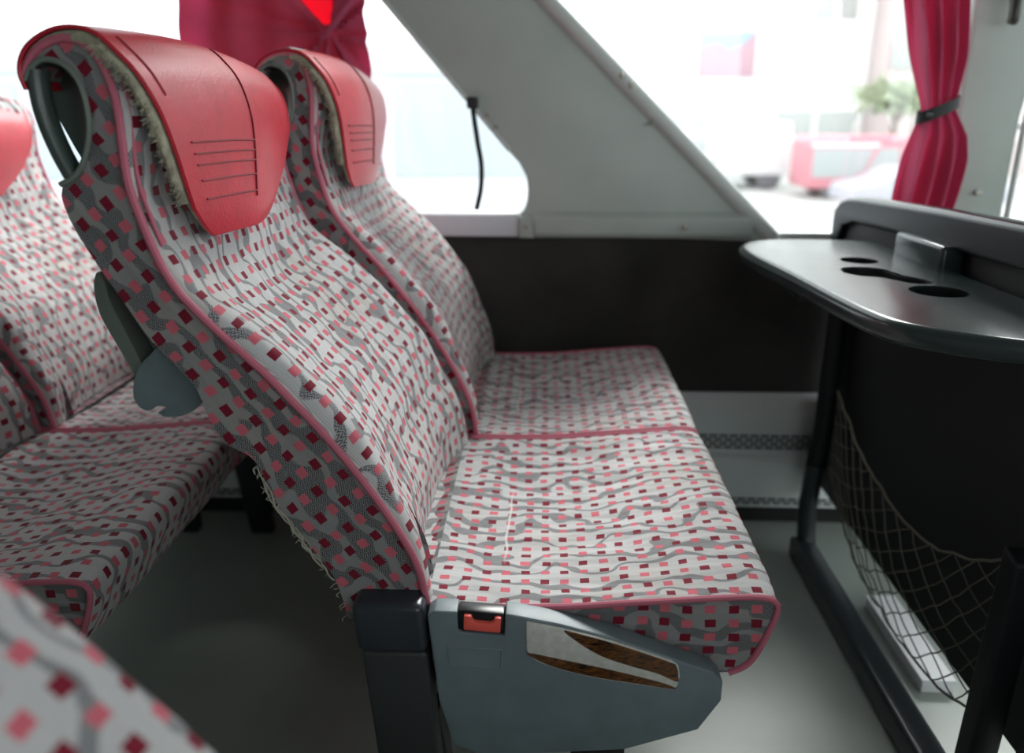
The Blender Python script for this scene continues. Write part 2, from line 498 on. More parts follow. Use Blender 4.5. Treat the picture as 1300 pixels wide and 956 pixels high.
    def edge_y(s):
        t = max(0, (s-.42)/.58)
        near = -.006+.058*t**1.3
        far = W-.034-.118*t**1.3
        return near, far
    def cover(s, a, off=0.0, extra=0.0):
        # s down the cover, a across; lower corners rounded
        ca = abs(2*a-1)
        smax = 1-.36*(1-math.sqrt(max(0, 1-(max(0, ca-.05)/.95)**2))) if a > .5 else 1-.10*max(0, (ca-.80)/.20)**2.2
        ss = s*smax
        i = ss*59; i0 = min(58, int(i)); k = i-i0
        p = rc[i0].lerp(rc[i0+1], k)
        t = (rc[i0+1]-rc[i0]).normalized(); n = Vector((-t.y, t.x))
        if n.y < 0 and ss < .4: n = -n
        if ss >= .4 and n.x < 0: n = -n
        y0, y1 = edge_y(ss)
        y = y0-extra+(y1-y0+2*extra)*a
        flap = max(0, (ss-.5)/.5)
        d = off+.010*math.sin(PI*a)*flap - .012*flap*max(0, (.35-a)/.35)**2*0
        d += .006*(1-flap)*math.sin(PI*a)*(1 if ss > .15 else ss/.15)
        q = p+n*d
        q.y -= cdrop+.016*a**2.5
        return (q.x-.010*a**3*flap, y, q.y)
    outer = solid(grid(lambda u, v: cover(u, v), 60, 30), .0025)
    cov = add('headrest_cover', outer, M['red'])
    lining = grid(lambda u, v: cover(u*.90+.09, v, -.0065, -.002), 60, 30)
    add('cover_lining', solid(lining, .004), M['fleece'], cov)
    # rolled lip all round
    rim = [cover(i/40, 0, 0) for i in range(41)]+[cover(1, i/30, 0) for i in range(1, 30)]+[cover(1-i/40, 1, 0) for i in range(41)]
    add('cover_binding', tube(rim, .0016, sides=6), M['red'], cov)
    add('fleece_edge', tube([cover(.30+.68*i/50, .0, -.0085) for i in range(51)], lambda t: ((.0085*min(1, .03+t*2.2)*min(1, .3+(1-t)*5))*(.85+.5*noise.noise(Vector((t*23, 1.7, 3)))), .0035+.002*min(1, t*3)), flat=(0, 1, 0), sides=10), M['fleece'], cov)
    st = [[cover(.34+.56*i/30, .58-.06*i/30, .0034) for i in range(31)], [cover(.37+.20*i/30, .055, .0029) for i in range(31)]]
    for q in (.70, .735, .77, .82, .88):
        st.append([cover(q, .085+(.58-.06*(q-.34)/.56-.085)*i/20, .0034) for i in range(21)])
    add('cover_seams', merge(*[tube(s, .0011, sides=5) for s in st]), M['stitch'], cov)
    if full:
        # worn furry edge showing past the near side of the cover
        fz = []
        for i in range(260):
            s = rnd.uniform(.40, .97); c = Vector(cover(s, 0, -.006))
            d = Vector((rnd.uniform(-1.6, .3), -rnd.uniform(.2, 1.2), rnd.uniform(-1, .5))).normalized()*rnd.uniform(.008, .014)
            fz.append(tube([c, c+d*.6+Vector((0, 0, -.001)), c+d+Vector((rnd.uniform(-.002, .002), 0, -.002))], .00045, sides=3))
        add('fleece_tufts', merge(*fz), M['fleece'], cov)
    # ---- cushion
    CT = [(-.192, .430), (-.16, .431), (-.125, .434), (-.056, .433), (.02, .435), (.05, .437), (.10, .442), (.145, .446), (.20, .451), (.239, .453), (.256, .450), (.263, .443),
          (.261, .425), (.252, .398), (.243, .376), (.233, .363), (.216, .354)]
    ct = resample([Vector((p.x, p.y, 0)) for p in catmull([(x, z, 0) for x, z in CT], 5)], 70)
    Lc = [0]
    for a, b in zip(ct, ct[1:]): Lc.append(Lc[-1]+(b-a).length)
    def cush(u, v):
        i = u*69; i0 = min(68, int(i)); k = i-i0
        p = ct[i0].lerp(ct[i0+1], k); t = (ct[i0+1]-ct[i0]).normalized(); n = Vector((-t.y, t.x))
        if n.y < 0 and u < .8: n = -n
        if u >= .8 and n.x < 0: n = -n
        w = abs(2*v-1); prof = (1-w**6)**.6
        sit = math.sin(PI*min(1, max(0, u/.77)))**1.3
        d = .006*prof-.020*sit*(1-w**2.4) if u < .77 else .006*prof
        if u < .30: d -= .010*prof*(1-u/.30)**2*(v if not wall else .5)
        d += prof*.0035*noise.noise(Vector((u*5+loc[1], v*11, 3.1)))*(1 if u < .8 else .3)
        # sat-in wrinkles running fore and aft
        d += prof*.0014*math.sin(v*55+4*noise.noise(Vector((u*6, v*3, 8.8+loc[0]))))*max(0, math.sin(PI*min(1, u*1.25)))
        return (p.x+n.x*d, v*(W+.005), p.y+n.y*d)
    WC = W+.005
    cg = grid(lambda a, b: cush(a, vmap(b)), 110, 61, lambda a, b: (Lc[-1]*a, vmap(b)*WC))
    cpoly = [Vector((p.x, p.y)) for p in ct]+[Vector((.10, .345)), Vector((-.192, .345))]
    def ngon2(pl, y): return flatpoly(pl, y, lambda p: (p.x, p.y))
    parts = [ngon2(cpoly, 0), ngon2(cpoly, WC), ruled(cpoly[69:]+[cpoly[0]], 0, WC)]
    cg.materials.append(M['fab_cush'])
    for me in parts: me.materials.append(M['fab_side_shade'])
    cu = add('seat_cushion', merge(cg, *parts), None, ang=50)
    for y in (-.001, WC+.001):
        add('cushion_piping', tube([(p.x, y, p.y) for p in ct[9:]], .0036), M['pipe'], cu)
    # ---- frame below
    add('cushion_pan', box(-.188, .20, .015, W-.01, .318, .343, .006), M['blackmetal'])
    add('cross_beam', box(-.19, -.14, .0, W+.004, .262, .312, .006), M['blackmetal'])
    add('cross_beam', box(.06, .11, .0, W+.004, .262, .312, .006), M['blackmetal'])
    if wall:
        leg = prism([(-.20, .262), (-.15, .262), (-.04, .05), (-.04, .0), (-.09, .0), (-.09, .04)], W-.06, W-.03, 'Y', .003)
        add('leg', leg, M['blackmetal'])
        add('leg', prism([(.05, .262), (.10, .262), (.14, .0), (.09, .0)], W-.06, W-.03, 'Y', .003), M['blackmetal'])
    else:
        add('leg', prism([(-.19, .262), (-.12, .262), (-.085, .0), (-.135, .0)], .03, .065, 'Y', .004), M['blackmetal'])
        add('leg', prism([(.04, .262), (.11, .262), (.10, .0), (.05, .0)], .03, .065, 'Y', .004), M['blackmetal'])
        add('foot_rail', box(-.17, .15, .025, .07, .0, .022, .004), M['blackmetal'])
    # ---- side fittings on the aisle seats
    if not wall:
        blk = prism([(-.203, .452), (-.124, .452), (-.121, .391), (-.199, .391)], -.032, .012, 'Y', .009, 4)
        add('pivot_cover', blk, M['charcoal'])
        add('pivot_shroud', prism([(-.196, .389), (-.122, .389), (-.110, .20), (-.180, .20)], -.026, .008, 'Y', .005), M['charcoal_matt'])
        out = [(-.120, .440), (-.112, .446), (-.087, .4455), (-.087, .4230), (-.084, .4200), (-.036, .4165), (-.0355, .4445), (-.018, .4415), (.025, .433), (.083, .417), (.150, .392), (.193, .376), (.203, .365),
               (.203, .34), (.18, .30), (.10, .27), (-.06, .255), (-.095, .27), (-.110, .33)]
        sp = add('side_panel', prism(out, -.030, -.004, 'Y', .004, 3, 20), M['bluegrey'])
        # raised outline on the panel
        rr = [(-.099, .402), (-.039, .399), (-.040, .376), (-.097, .378)]
        add('embossed_frame', tube(resample([(x, -.0302, z) for x, z in rr], 60, True), .0013, closed=True, sides=5), M['bluegrey'], sp)
        bz = [(-.0865, .447), (-.0365, .4435), (-.0370, .4175), (-.0835, .4205), (-.0865, .424)]
        add('button_bezel', prism(bz, -.0285, -.010, 'Y', .002, 2), M['bezel'], sp)
        bt = [(-.080, .4435), (-.0715, .443), (-.0705, .437), (-.067, .4355), (-.052, .4345), (-.048, .436), (-.0465, .4415), (-.0395, .441), (-.0405, .4225), (-.0805, .4255)]
        add('release_button', prism(bt, -.0335, -.015, 'Y', .0016, 2), M['button'], sp)
        # worn walnut inlay
        top = catmull([(-.013, .437, 0), (.03, .4285, 0), (.083, .414, 0), (.145, .392, 0)], 8)
        bot = catmull([(-.0125, .4, 0), (-.002, .388, 0), (.02, .3785, 0), (.06, .368, 0), (.11, .360, 0), (.150, .3545, 0)], 6)
        tp = [(-.013, .437)]+[(p.x, p.y) for p in top[1:]]+[(.153, .386), (.1555, .372), (.1535, .360)]
        bp_ = [(p.x, p.y) for p in bot][::-1]
        inlay = tp+bp_[0:]
        add('trim_inlay', prism(inlay, -.0325, -.026, 'Y', .0018, 2), M['silver'], sp)
        wood1 = [(.028, .4275), (.05, .4222), (.083, .4125), (.142, .3915), (.151, .385), (.1535, .373), (.152, .366), (.13, .376), (.10, .385), (.07, .396), (.045, .412)]
        wood2 = [(-.0095, .398), (.03, .390), (.08, .379), (.13, .366), (.149, .359), (.148, .3565), (.11, .3620), (.06, .370), (.02, .3805), (-.001, .390)]
        for wp in (wood1, wood2):
            add('walnut_strip', prism([(p.x, p.y) for p in catmull([(x, z, 0) for x, z in wp], 5, True)], -.0334, -.0315, 'Y', .0006, 1), M['wood'], sp)
    # ---- fold-down table on the rear of the backrest
    if tray:
        def RT(pts): return [tuple(R(p)) for p in pts]
        o1 = [(-.471, .801), (-.478, .785), (-.4765, .756), (-.464, .724), (-.432, .655), (-.424, .665), (-.437, .700), (-.451, .738), (-.462, .768), (-.464, .785)]
        oc = RT([(p.x, p.y) for p in catmull([(x, z, 0) for x, z in o1], 4, True)])
        tb = add('folding_table', prism(oc, .045, W-.045, 'Y', .002, 2), M['greenplastic2'])
        add('table_rod', tube([(*R((-.455, .790)), 0)[:1]+(.058,)+(R((-.455, .790)).y,)] + [(R(p).x, .058, R(p).y) for p in ((-.447, .768), (-.436, .742), (-.420, .708), (-.405, .675))], .0065, sides=12), M['steel'], tb)
        cp = [(-.419, .713), (-.430, .702), (-.440, .684), (-.443, .665), (-.439, .655), (-.431, .6495), (-.424, .651), (-.418, .6550), (-.410, .6545), (-.409, .6500), (-.4145, .6485),
              (-.418, .6475), (-.413, .6435), (-.402, .6425), (-.386, .646), (-.365, .662), (-.355, .69), (-.37, .72), (-.40, .727)]
        cc = RT([(p.x, p.y) for p in catmull([(x, z, 0) for x, z in cp], 3, True)])
        for y in (.030, W-.042):
            add('table_bracket', prism(cc, y, y+.012, 'Y', .0018, 2), M['bluegrey'], tb)
    # ---- frayed lower hem
    if full:
        th = []
        base = [R(p) for p in ((-.302, .602), (-.296, .590), (-.283, .552), (-.268, .53), (-.254, .508), (-.24, .487), (-.227, .465), (-.218, .435), (-.214, .415))]
        bc = resample([(p.x, 0, p.y) for p in base], 120)
        for k in range(6):
            i0 = rnd.randint(0, 60); n = rnd.randint(30, 58); pts = []
            for i in range(0, n, 5):
                bb = bc[min(119, i0+i)]
                o = rnd.uniform(-.0045, .0025)
                pts.append((bb.x+o, -.0035, bb.z+o*.4+rnd.uniform(-.002, .002)))
            th.append(tube(catmull(pts, 6), rnd.uniform(.0006, .0010), sides=5))
        for k in range(30):
            b = bc[rnd.randint(0, 119)]; l = rnd.uniform(.003, .009); a = rnd.uniform(PI*.8, PI*1.4)
            c1 = b+Vector((math.cos(a)*l*.5+rnd.uniform(-.003, .003), -.004, math.sin(a)*l*.5)); c2 = b+Vector((math.cos(a)*l, -.003, math.sin(a)*l+rnd.uniform(-.004, .002)))
            th.append(tube(catmull([b, c1, c2], 5), .0005, sides=4))
        add('frayed_hem', merge(*th), M['thread'])
    return root

Y0 = .76
G = 'patterned coach seats'
make_seat('sharp aisle seat in the centre with a red release button on its blue-grey side', (0, Y0), G)
make_seat('window seat directly behind the centre seat, beside the dark wall, red headrest cover', (0, Y0+.480), G, recline=math.radians(-3.6), bshift=.014, wall=True, cdrop=.006)
make_seat('aisle seat at the left edge, of which mainly the shaded cushion shows', (-.772, Y0), G, recline=math.radians(0), bshift=.035)
make_seat('window seat at the far left, only half of its red headrest cover in the frame', (-.772, Y0+.480), G, recline=math.radians(-1.5), bshift=.052, wall=True, bscale=.94, cdrop=.018)
make_seat('blurred seat in the bottom left corner, only its dark backrest edge showing', (.035, .34-W), G, mirror=True)

# ------------------------------------------------------------------ bus shell
WY = 1.80            # inner face of the far wall
struct('floor', box(-3.2, 3.0, -.70, WY+.05, -.05, 0), M['floor'])
struct('ceiling', box(-3.2, 3.0, -.70, WY+.1, 1.95, 2.0), M['ceil'])
# far wall, dark carpeted lower part
struct('wall_right', box(-3.2, 3.0, WY, WY+.06, 0, .688), M['wallcarpet'])
struct('wall_top', box(-3.2, 3.0, WY, WY+.06, 1.72, 1.95), M['pillar'])
struct('wall_back', box(-3.25, -3.2, -.70, WY+.1, 0, 1.95), M['ceil'])
struct('wall_left', merge(box(-3.2, 3.0, -.75, -.70, 0, .80), box(-3.2, 3.0, -.75, -.70, 1.55, 1.95),
       box(-3.2, .15, -.75, -.70, .8, 1.55), box(1.05, 1.15, -.75, -.70, .80, 1.55), box(2.8, 3.0, -.75, -.70, .8, 1.55)), M['pillar'])  # unseen side; rear stretch closed in to cut light from behind the camera
struct('wall_front', merge(box(3.0, 3.05, -.75, WY+.1, 0, .75), box(3.0, 3.05, -.75, WY+.1, 1.85, 1.95)), M['pillar'])

# slanted pillar between the two windows: moulded panel with rolled edges
def zshear(z, z0, x0, z1, x1): return x0+(x1-x0)*(z-z0)/(z1-z0)
ZT = 1.74
def xl(z): return zshear(z, .838, -.040, 1.19, -.346)      # left edge
def xr(z): return zshear(z, .690, .527, 1.188, .014)       # right edge
# left edge curves out into the sill
left = [(-.051, .690), (-.051, .742), (-.040, .752), (-.034, .775), (-.033, .800), (-.037, .825), (-.052, .853), (xl(.90), .90), (xl(1.19), 1.19), (xl(1.5), 1.5), (xl(ZT), ZT)]
right = [(xr(ZT), ZT), (xr(1.4), 1.4), (xr(1.188), 1.188), (xr(.95), .95), (xr(.75), .75), (.545, .676), (.535, .668), (.46, .684), (.30, .688)]
pil = prism(left+right, WY-.030, WY+.05, 'Y', .016, 4, 22)
pilo = struct('wall_pillar', pil, M['pillar'])
link('pillar_edge', tube(resample([(xr(ZT)-.012, WY-.026, ZT), (xr(1.188)-.012, WY-.026, 1.188), (xr(.69)-.012, WY-.026, .690)], 30), (.019), sides=12), M['pillar_light'], pilo)
link('pillar_edge', tube(resample([(xl(ZT)+.006, WY-.03, ZT), (xl(1.19)+.006, WY-.03, 1.19), (xl(.88)+.004, WY-.03, .88)], 30), (.005), sides=8), M['pillar_light'], pilo)
link('pillar_ledge', prism([(WY-.022, .756), (WY-.046, .735), (WY-.046, .700), (WY-.036, .690), (WY-.02, .690)], -.02, .465, 'X', .004, 2), M['pillar'], pilo)
link('corner_plate', prism([(-.052, .690), (-.018, .690), (-.018, .737), (-.052, .737)], WY-.040, WY-.02, 'Y', .003), M['pillar'], pilo)
for x, z, r in ((.165, 1.035, .0065), (.185, 1.015, .0065), (.232, .937, .004), (.315, .716, .0055), (-.034, .717, .005), (-.120, .985-.03, .004), (-.100, .93, .004)):
    y = WY-.050 if z < .73 else WY-.038
    if x > .1 and z > 1.0: y = WY-.040
    link('screw', cyl((x, y, z), r, .014, 'Y', 14, .0015), M['screw'], pilo)
# sill of the left-hand window and its frame
struct('trim_1', prism([(WY-.030, .691), (WY+.06, .691), (WY+.06, .740), (WY+.01, .746), (WY-.022, .744), (WY-.030, .738)], -3.1, -.053, 'X', .003), M['lilac'])
struct('trim_2', prism([(WY-.004, .66), (WY+.06, .66), (WY+.06, .70), (WY-.004, .70)], .53, 2.9, 'X', .003), M['pillar_light'])
# upright pillar right of the rear curtain, then the next window
pr = prism([(.872, .60), (1.004, .60), (1.010, .95), (1.035, 1.15), (1.05, 1.72), (.88, 1.72)], WY-.03, WY+.05, 'Y', .012, 4, 25)
p2 = struct('wall_post', pr, M['pillar'])
link('screw', cyl((.941, WY-.034, .793), .006, .012, 'Y', 14, .0015), M['screw'], p2)
link('post_edge', tube(resample([(1.012, WY-.03, .62), (1.018, WY-.03, .95), (1.043, WY-.03, 1.15), (1.056, WY-.03, 1.72)], 30), .006, sides=8), M['pillar_light'], p2)
struct('wall_post', box(-1.75, -1.60, WY-.02, WY+.05, .74, 1.74, .01), M['pillar'])
struct('wall_post', box(2.2, 2.35, WY-.02, WY+.05, .70, 1.72, .01), M['pillar'])
# glass with frames
def window(name, x0, x1, z0, z1, y):
    fr = merge(box(x0, x1, y-.012, y+.012, z0-.03, z0), box(x0, x1, y-.012, y+.012, z1, z1+.03))
    w = struct(name, fr, M['blackmetal'])
    link('pane', box(x0, x1, y-.002, y+.002, z0, z1), M['glass'], w)
window('window_1', -3.1, -.0, .72, 1.74, WY+.085)
window('window_2', .0, .93, .68, 1.74, WY+.085)
w3 = None
window('window_3', 1.0, 2.9, .70, 1.74, WY+.085)
struct('trim_3', box(1.02, 1.5, WY-.0, WY+.03, .925, .938, .002), M['lilac'])
window('window_4', -3.1, 2.9, .72, 1.58, -.725)

# wall heater duct
def duct_prof(): return [(WY, .318), (WY-.012, .318), (WY-.030, .305), (WY-.052, .278), (WY-.055, .255), (WY-.055, .183), (WY-.075, .181), (WY-.082, .174), (WY-.082, .162), (WY-.078, .085), (WY-.078, .052), (WY, .052)]
WYD = WY-.0015
dt = thing('heater_duct', 'pale metal heater duct stepped along the foot of the dark wall, with two slotted grilles', 'heater', (0, WY-.04, 0))
def rel(o): return shift_mesh(o, (0, -(WY-.04)-.0015, 0))
link('duct_body', rel(prism(duct_prof(), -3.0, .78, 'X', .004, 2, 25)), M['duct'], dt)
for zc, nrow, y, rz in ((.212, 4, WY-.0555, .0098), (.069, 2, WY-.0785, .0098)):
    sl = []
    for r in range(nrow):
        z = zc+(r-(nrow-1)/2)*rz
        x = -2.9+(.012 if r % 2 else 0)
        while x < .77:
            sl.append(box(x, x+.0195, y-.0012, y+.004, z-.0029, z+.0029)); x += .024
    link('grille', rel(merge(*sl)), M['grille'], dt)
link('duct_plinth', rel(box(-3.0, .78, WY-.05, WY, 0, .052)), M['blackmetal'], dt)

# seat belt style strap at the slanted pillar
s = catmull([(-.152, WY-.036, .982), (-.150, WY-.052, .962), (-.141, WY-.056, .90), (-.134, WY-.050, .85), (-.136, WY-.045, .80), (-.147, WY-.036, .752)], 10)
so = thing('window_strap', 'thin black strap hanging from the slanted pillar across the left-hand window', 'strap', (-.148, WY-.03, .752))
def relto(me, o): return shift_mesh(me, -Vector(o.location))
link('strap_band', relto(tube(s, (.0055, .0014), flat=(1, 0, 0), sides=8), so), M['strap'], so)
link('strap_clip', relto(box(-.164, -.140, WY-.055, WY-.030, .968, .992, .004), so), M['strap'], so)
h = thing('coat_hook', 'dark bronze coat hook on the upright pillar at the top right corner', 'hook', (.972, WY-.03, 1.19))
link('hook_arm', relto(tube(catmull([(.940, WY-.032, 1.235), (.939, WY-.05, 1.21), (.938, WY-.066, 1.175), (.938, WY-.070, 1.145), (.939, WY-.064, 1.135)], 6), lambda t: (.011, .011), sides=10), h), M['hook'], h)
link('hook_plate', relto(box(.920, .960, WY-.036, WY-.028, 1.205, 1.28, .004), h), M['hook'], h)

# ------------------------------------------------------------------ curtains
def curtain_sheet(fx, y, z0, z1, n, m, fold):
    def f(u, v):
        z = z1+(z0-z1)*u; x0, x1 = fx(z); x = x0+(x1-x0)*v
        return (x, y+fold(u, v, x, z), z)
    return solid(grid(f, n, m), .0015)
cL = thing('curtain', 'wide rose curtain behind the two headrests, gathered to a knot at its right side', 'curtain', (-.57, WY-.09, .74), 'rose window curtains')
def fxl(z):
    t = (z-.74)/(1.7-.74); return (-.752+.008*math.sin(z*9), -.368+.004*math.sin(z*20))
knot = Vector((-.447, 1.118))
def foldL(u, v, x, z):
    d = Vector((x-knot.x, z-knot.y)); a = math.atan2(d.y, d.x); r = d.length
    g = min(1, r/.05)
    f = .014*math.sin(a*9+1.0)*g*(1/(1+r*2.0)) + .007*math.sin(a*17+2)*g/(1+4*r)
    f += .008*math.sin(x*62+.8*math.sin(z*7))*min(1, r/.16)
    return f
# back layer
link('back_layer', relto(curtain_sheet(lambda z: (-.70, -.385), WY-.034, .76, 1.70, 60, 60, lambda u, v, x, z: .005*math.sin(x*70)), cL), M['curtain_backlit'], cL)
# front layer: left sweep and lower body, notch left open above the knot
def frontL():
    vs = []; fs = []
    n, m = 110, 110
    idx = {}
    for i in range(n+1):
        for j in range(m+1):
            z = .745+(1.70-.745)*i/n; x0, x1 = fxl(z); x = x0+(x1-x0)*j/m
            idx[i, j] = len(vs); vs.append((x, WY-.066+foldL(0, 0, x, z), z))
    for i in range(n):
        for j in range(m):
            c = Vector(vs[idx[i, j]]); x, z = c.x, c.z
            if z > knot.y:
                xa = knot.x-(z-knot.y)*.85; xb = knot.x+.002+(z-knot.y)*.1
                if xa < x < xb: continue
            fs.append((idx[i, j], idx[i, j+1], idx[i+1, j+1], idx[i+1, j]))
    bm = bmesh.new(); me = raw(vs, fs); bm.from_mesh(me)
    bmesh.ops.delete(bm, geom=[v for v in bm.verts if not v.link_faces], context='VERTS')
    # bring the stepped cut edge on to its line
    for v in bm.verts:
        if v.is_boundary and v.co.z > knot.y and -.77 < v.co.x < -.376:
            xa = knot.x-(v.co.z-knot.y)*.85; xb = knot.x+.002+(v.co.z-knot.y)*.1
            if abs(v.co.x-xa) < .02 and v.co.x > -.76: v.co.x = xa
            elif abs(v.co.x-xb) < .02: v.co.x = xb
    bm.to_mesh(me); bm.free(); return solid(me, .0015)
link('front_layer', relto(frontL(), cL), M['curtain'], cL)
# gathered roll crossing to the upper right
roll = [(-.372, WY-.080, 1.205), (-.40, WY-.084, 1.170), (-.43, WY-.086, 1.135), (-.449, WY-.084, 1.115), (-.462, WY-.080, 1.105)]
link('gathered_roll', relto(tube(catmull(roll, 8), lambda t: (.008*(1-.3*t), .006), sides=10), cL), M['curtain'], cL)
roll2 = [(-.70, WY-.112, 1.30), (-.60, WY-.114, 1.215), (-.53, WY-.120, 1.145), (-.47, WY-.121, 1.105), (-.447, WY-.121, 1.095)]

cR = thing('curtain', 'narrow rose curtain tied with a black band beside the upright pillar on the right', 'curtain', (.80, WY-.08, .66), 'rose window curtains')
def edgesR(z):
    pts = [(.64, .715, .868), (.76, .738, .862), (.80, .742, .868), (.87, .752, .874), (.915, .764, .868), (.962, .776, .842), (.985, .771, .838), (1.06, .745, .842), (1.175, .712, .832), (1.40, .67, .84), (1.70, .64, .85)]
    for a, b in zip(pts, pts[1:]):
        if z <= b[0]:
            k = (z-a[0])/(b[0]-a[0]); return (a[1]+(b[1]-a[1])*k, a[2]+(b[2]-a[2])*k)
    return pts[-1][1:]
def foldR(u, v, x, z):
    k = abs(z-.965)
    amp = .007+.014*min(1, k/.12)
    f = amp*math.sin(v*PI*2*3.6+.7*math.sin(z*8)) + .3*amp*math.sin(v*PI*2*7.3+2)
    return f
link('curtain_cloth', relto(curtain_sheet(edgesR, WY-.085, .655, 1.70, 130, 90, foldR), cR), M['curtain'], cR)
tb = []
for i in range(49):
    a = 2*PI*i/48; tb.append((.806+.040*math.cos(a), WY-.085+.022*math.sin(a), .962+.017*math.cos(a)))
link('tieback', relto(tube(tb[:48], (.0028, .0125), closed=True, flat=None, sides=8) if False else grid(lambda u, v: (.807+.0405*math.cos(2*PI*u)*(1), WY-.085+.0235*math.sin(2*PI*u), .966+.017*math.cos(2*PI*u)+(v-.5)*.024), 49, 5), cR), M['strap'], cR)
link('tieback_button', relto(cyl((.782, WY-.108, .956), .006, .006, 'Y', 16, .001), cR), M['bezel'], cR)

# ------------------------------------------------------------------ bulkhead partition with table and net
PX = .645
pt = thing('bulkhead_partition', 'black bulkhead partition facing the seats, with table ledge and net pocket', 'partition', (PX, 1.2, 0))
def pa(name, me, mat, parent=None, ang=40): return link(name, relto(me, pt), mat, parent or pt, ang)
outl = [(.20, .12), (1.765, .12), (1.78, .735), (1.775, .757), (1.758, .774), (1.73, .784), (1.68, .789), (1.623, .791), (1.305, .806), (1.089, .813), (.8, .82), (.2, .828)]
pa('panel', prism(outl, PX+.012, PX+.034, 'X'), M['panelblack'])
# moulded upper surround standing proud of the panel
def tz(y):
    p = [(.2, .828), (.8, .82), (1.089, .813), (1.305, .806), (1.623, .791), (1.70, .7875)]
    for a, b in zip(p, p[1:]):
        if y <= b[0]: return a[1]+(b[1]-a[1])*(y-a[0])/(b[0]-a[0])
    return p[-1][1]
sur = [(.2, .828), (.8, .82), (1.089, .813), (1.305, .806), (1.623, .791), (1.70, .786), (1.745, .775), (1.768, .757), (1.775, .735), (1.775, .62), (1.735, .62), (1.735, .70), (1.715, .728), (1.66, .742), (1.4, .752), (.8, .765), (.2, .77)]
pa('panel_surround', prism(sur, PX-.004, PX+.040, 'X', .006, 4, 25), M['panelgrey'])
pa('top_cap', tube(resample([(PX+.018, .2, .826), (PX+.018, .8, .818), (PX+.018, 1.089, .811), (PX+.018, 1.305, .804), (PX+.018, 1.623, .789), (PX+.018, 1.70, .783), (PX+.018, 1.745, .772)], 40), (.020, .0085), flat=(1, 0, 0), sides=12), M['tray'])
pa('latch', box(PX-.026, PX+.012, 1.235, 1.405, .705, .762, .008), M['tray'])
# table: rounded slab with cup holes
def slab(outline, holes, ztop, th, r):
    n = 140
    O = resample([(p.x, p.y, 0) for p in outline], n, True)
    area = sum(O[i].x*O[(i+1) % n].y-O[(i+1) % n].x*O[i].y for i in range(n))
    sg = 1 if area > 0 else -1
    def inset(d):
        out = []
        for i in range(n):
            t = (O[(i+1) % n]-O[i-1]).normalized(); nn = Vector((-t.y, t.x, 0))*sg
            out.append(O[i]+nn*d)
        return out
    bm = bmesh.new()
    rings = []
    K = 6
    for k in range(K+1):
        a = PI/2*(k/K); rings.append((inset(r*(1-math.cos(PI/2-a)) if False else r*(1-math.sin(PI/2-a))), ztop-r*(1-math.cos(PI/2-a))) if False else (inset(r*(1-math.sin(a))), ztop-r*(1-math.cos(a))))
    for k in range(1, K+1):
        a = PI/2*(k/K); rings.append((inset(r*(1-math.cos(a))), ztop-th+r-r*math.sin(a)))
    V = []
    for pts, z in rings: V.append([bm.verts.new((p.x, p.y, z)) for p in pts])
    for A, B in zip(V, V[1:]):
        for i in range(n): bm.faces.new((A[i], A[(i+1) % n], B[(i+1) % n], B[i]))
    HV = []
    for hh in holes:
        H = resample(hh, 48, True)
        a = [bm.verts.new((p.x, p.y, ztop)) for p in H]; b = [bm.verts.new((p.x, p.y, ztop-.004)) for p in H]; c = [bm.verts.new((p.x, p.y, ztop-th)) for p in H]
        for A, B in ((a, b), (b, c)):
            for i in range(48): bm.faces.new((A[i], A[(i+1) % 48], B[(i+1) % 48], B[i]))
        HV.append((a, c))
    def loop_edges(vs):
        out = []
        for i in range(len(vs)):
            e = bm.edges.get((vs[i], vs[(i+1) % len(vs)])) or bm.edges.new((vs[i], vs[(i+1) % len(vs)])); out.append(e)
        return out
    for top in (0, 1):
        es = loop_edges(V[0] if top == 0 else V[-1])
        for a, c in HV: es += loop_edges(a if top == 0 else c)
        bmesh.ops.triangle_fill(bm, use_beauty=True, use_dissolve=False, edges=es, normal=(0, 0, 1 if top == 0 else -1))
    bmesh.ops.recalc_face_normals(bm, faces=bm.faces)
    me = bpy.data.meshes.new('m'); bm.to_mesh(me); bm.free(); return me
ZTB = .725
TO = [(.640, 1.515), (.60, 1.540), (.533, 1.552), (.455, 1.550), (.394, 1.520), (.366, 1.470), (.361, 1.400), (.370, 1.30), (.381, 1.20), (.393, 1.05), (.402, .975), (.418, .92), (.455, .880), (.515, .84), (.58, .815), (.645, .81), (.648, 1.1), (.648, 1.40)]
TOs = catmull([(x, y, 0) for x, y in TO[:16]], 8)+[Vector((.648, 1.0, 0)), Vector((.648, 1.3, 0))]
def circ(cx, cy, r, n=40): return [Vector((cx+r*math.cos(2*PI*i/n), cy+r*math.sin(2*PI*i/n), 0)) for i in range(n)]
pill = [Vector((x, y, 0)) for x, y in ((.466, 1.215), (.475, 1.250), (.505, 1.262), (.535, 1.250), (.543, 1.222), (.548, 1.195), (.566, 1.165), (.566, 1.140), (.550, 1.132), (.530, 1.142), (.517, 1.165), (.505, 1.180), (.480, 1.190))]
pillc = catmull(pill, 5, True)
holes = [circ(.528, 1.318, .030), pillc, circ(.548, 1.085, .038)]
table = pa('table_ledge', slab(TOs, holes, ZTB, .030, .013), M['tray'])
# cup wells under the holes
def well(h, depth):
    H = resample(h, 48, True)
    def f(u, v):
        p = H[int(round(v*48)) % 48]; return (p.x, p.y, ZTB-.003-u*depth)
    g = grid(f, 3, 49)
    c = sum((p for p in H), Vector())/48
    bot = raw([(p.x, p.y, ZTB-.003-depth) for p in H], [tuple(range(48))])
    return solid(merge(g, bot), .002)
for hh, d in zip(holes, (.055, .050, .055)):
    pa('cup_well', well(hh, d), M['panelgrey'], table)
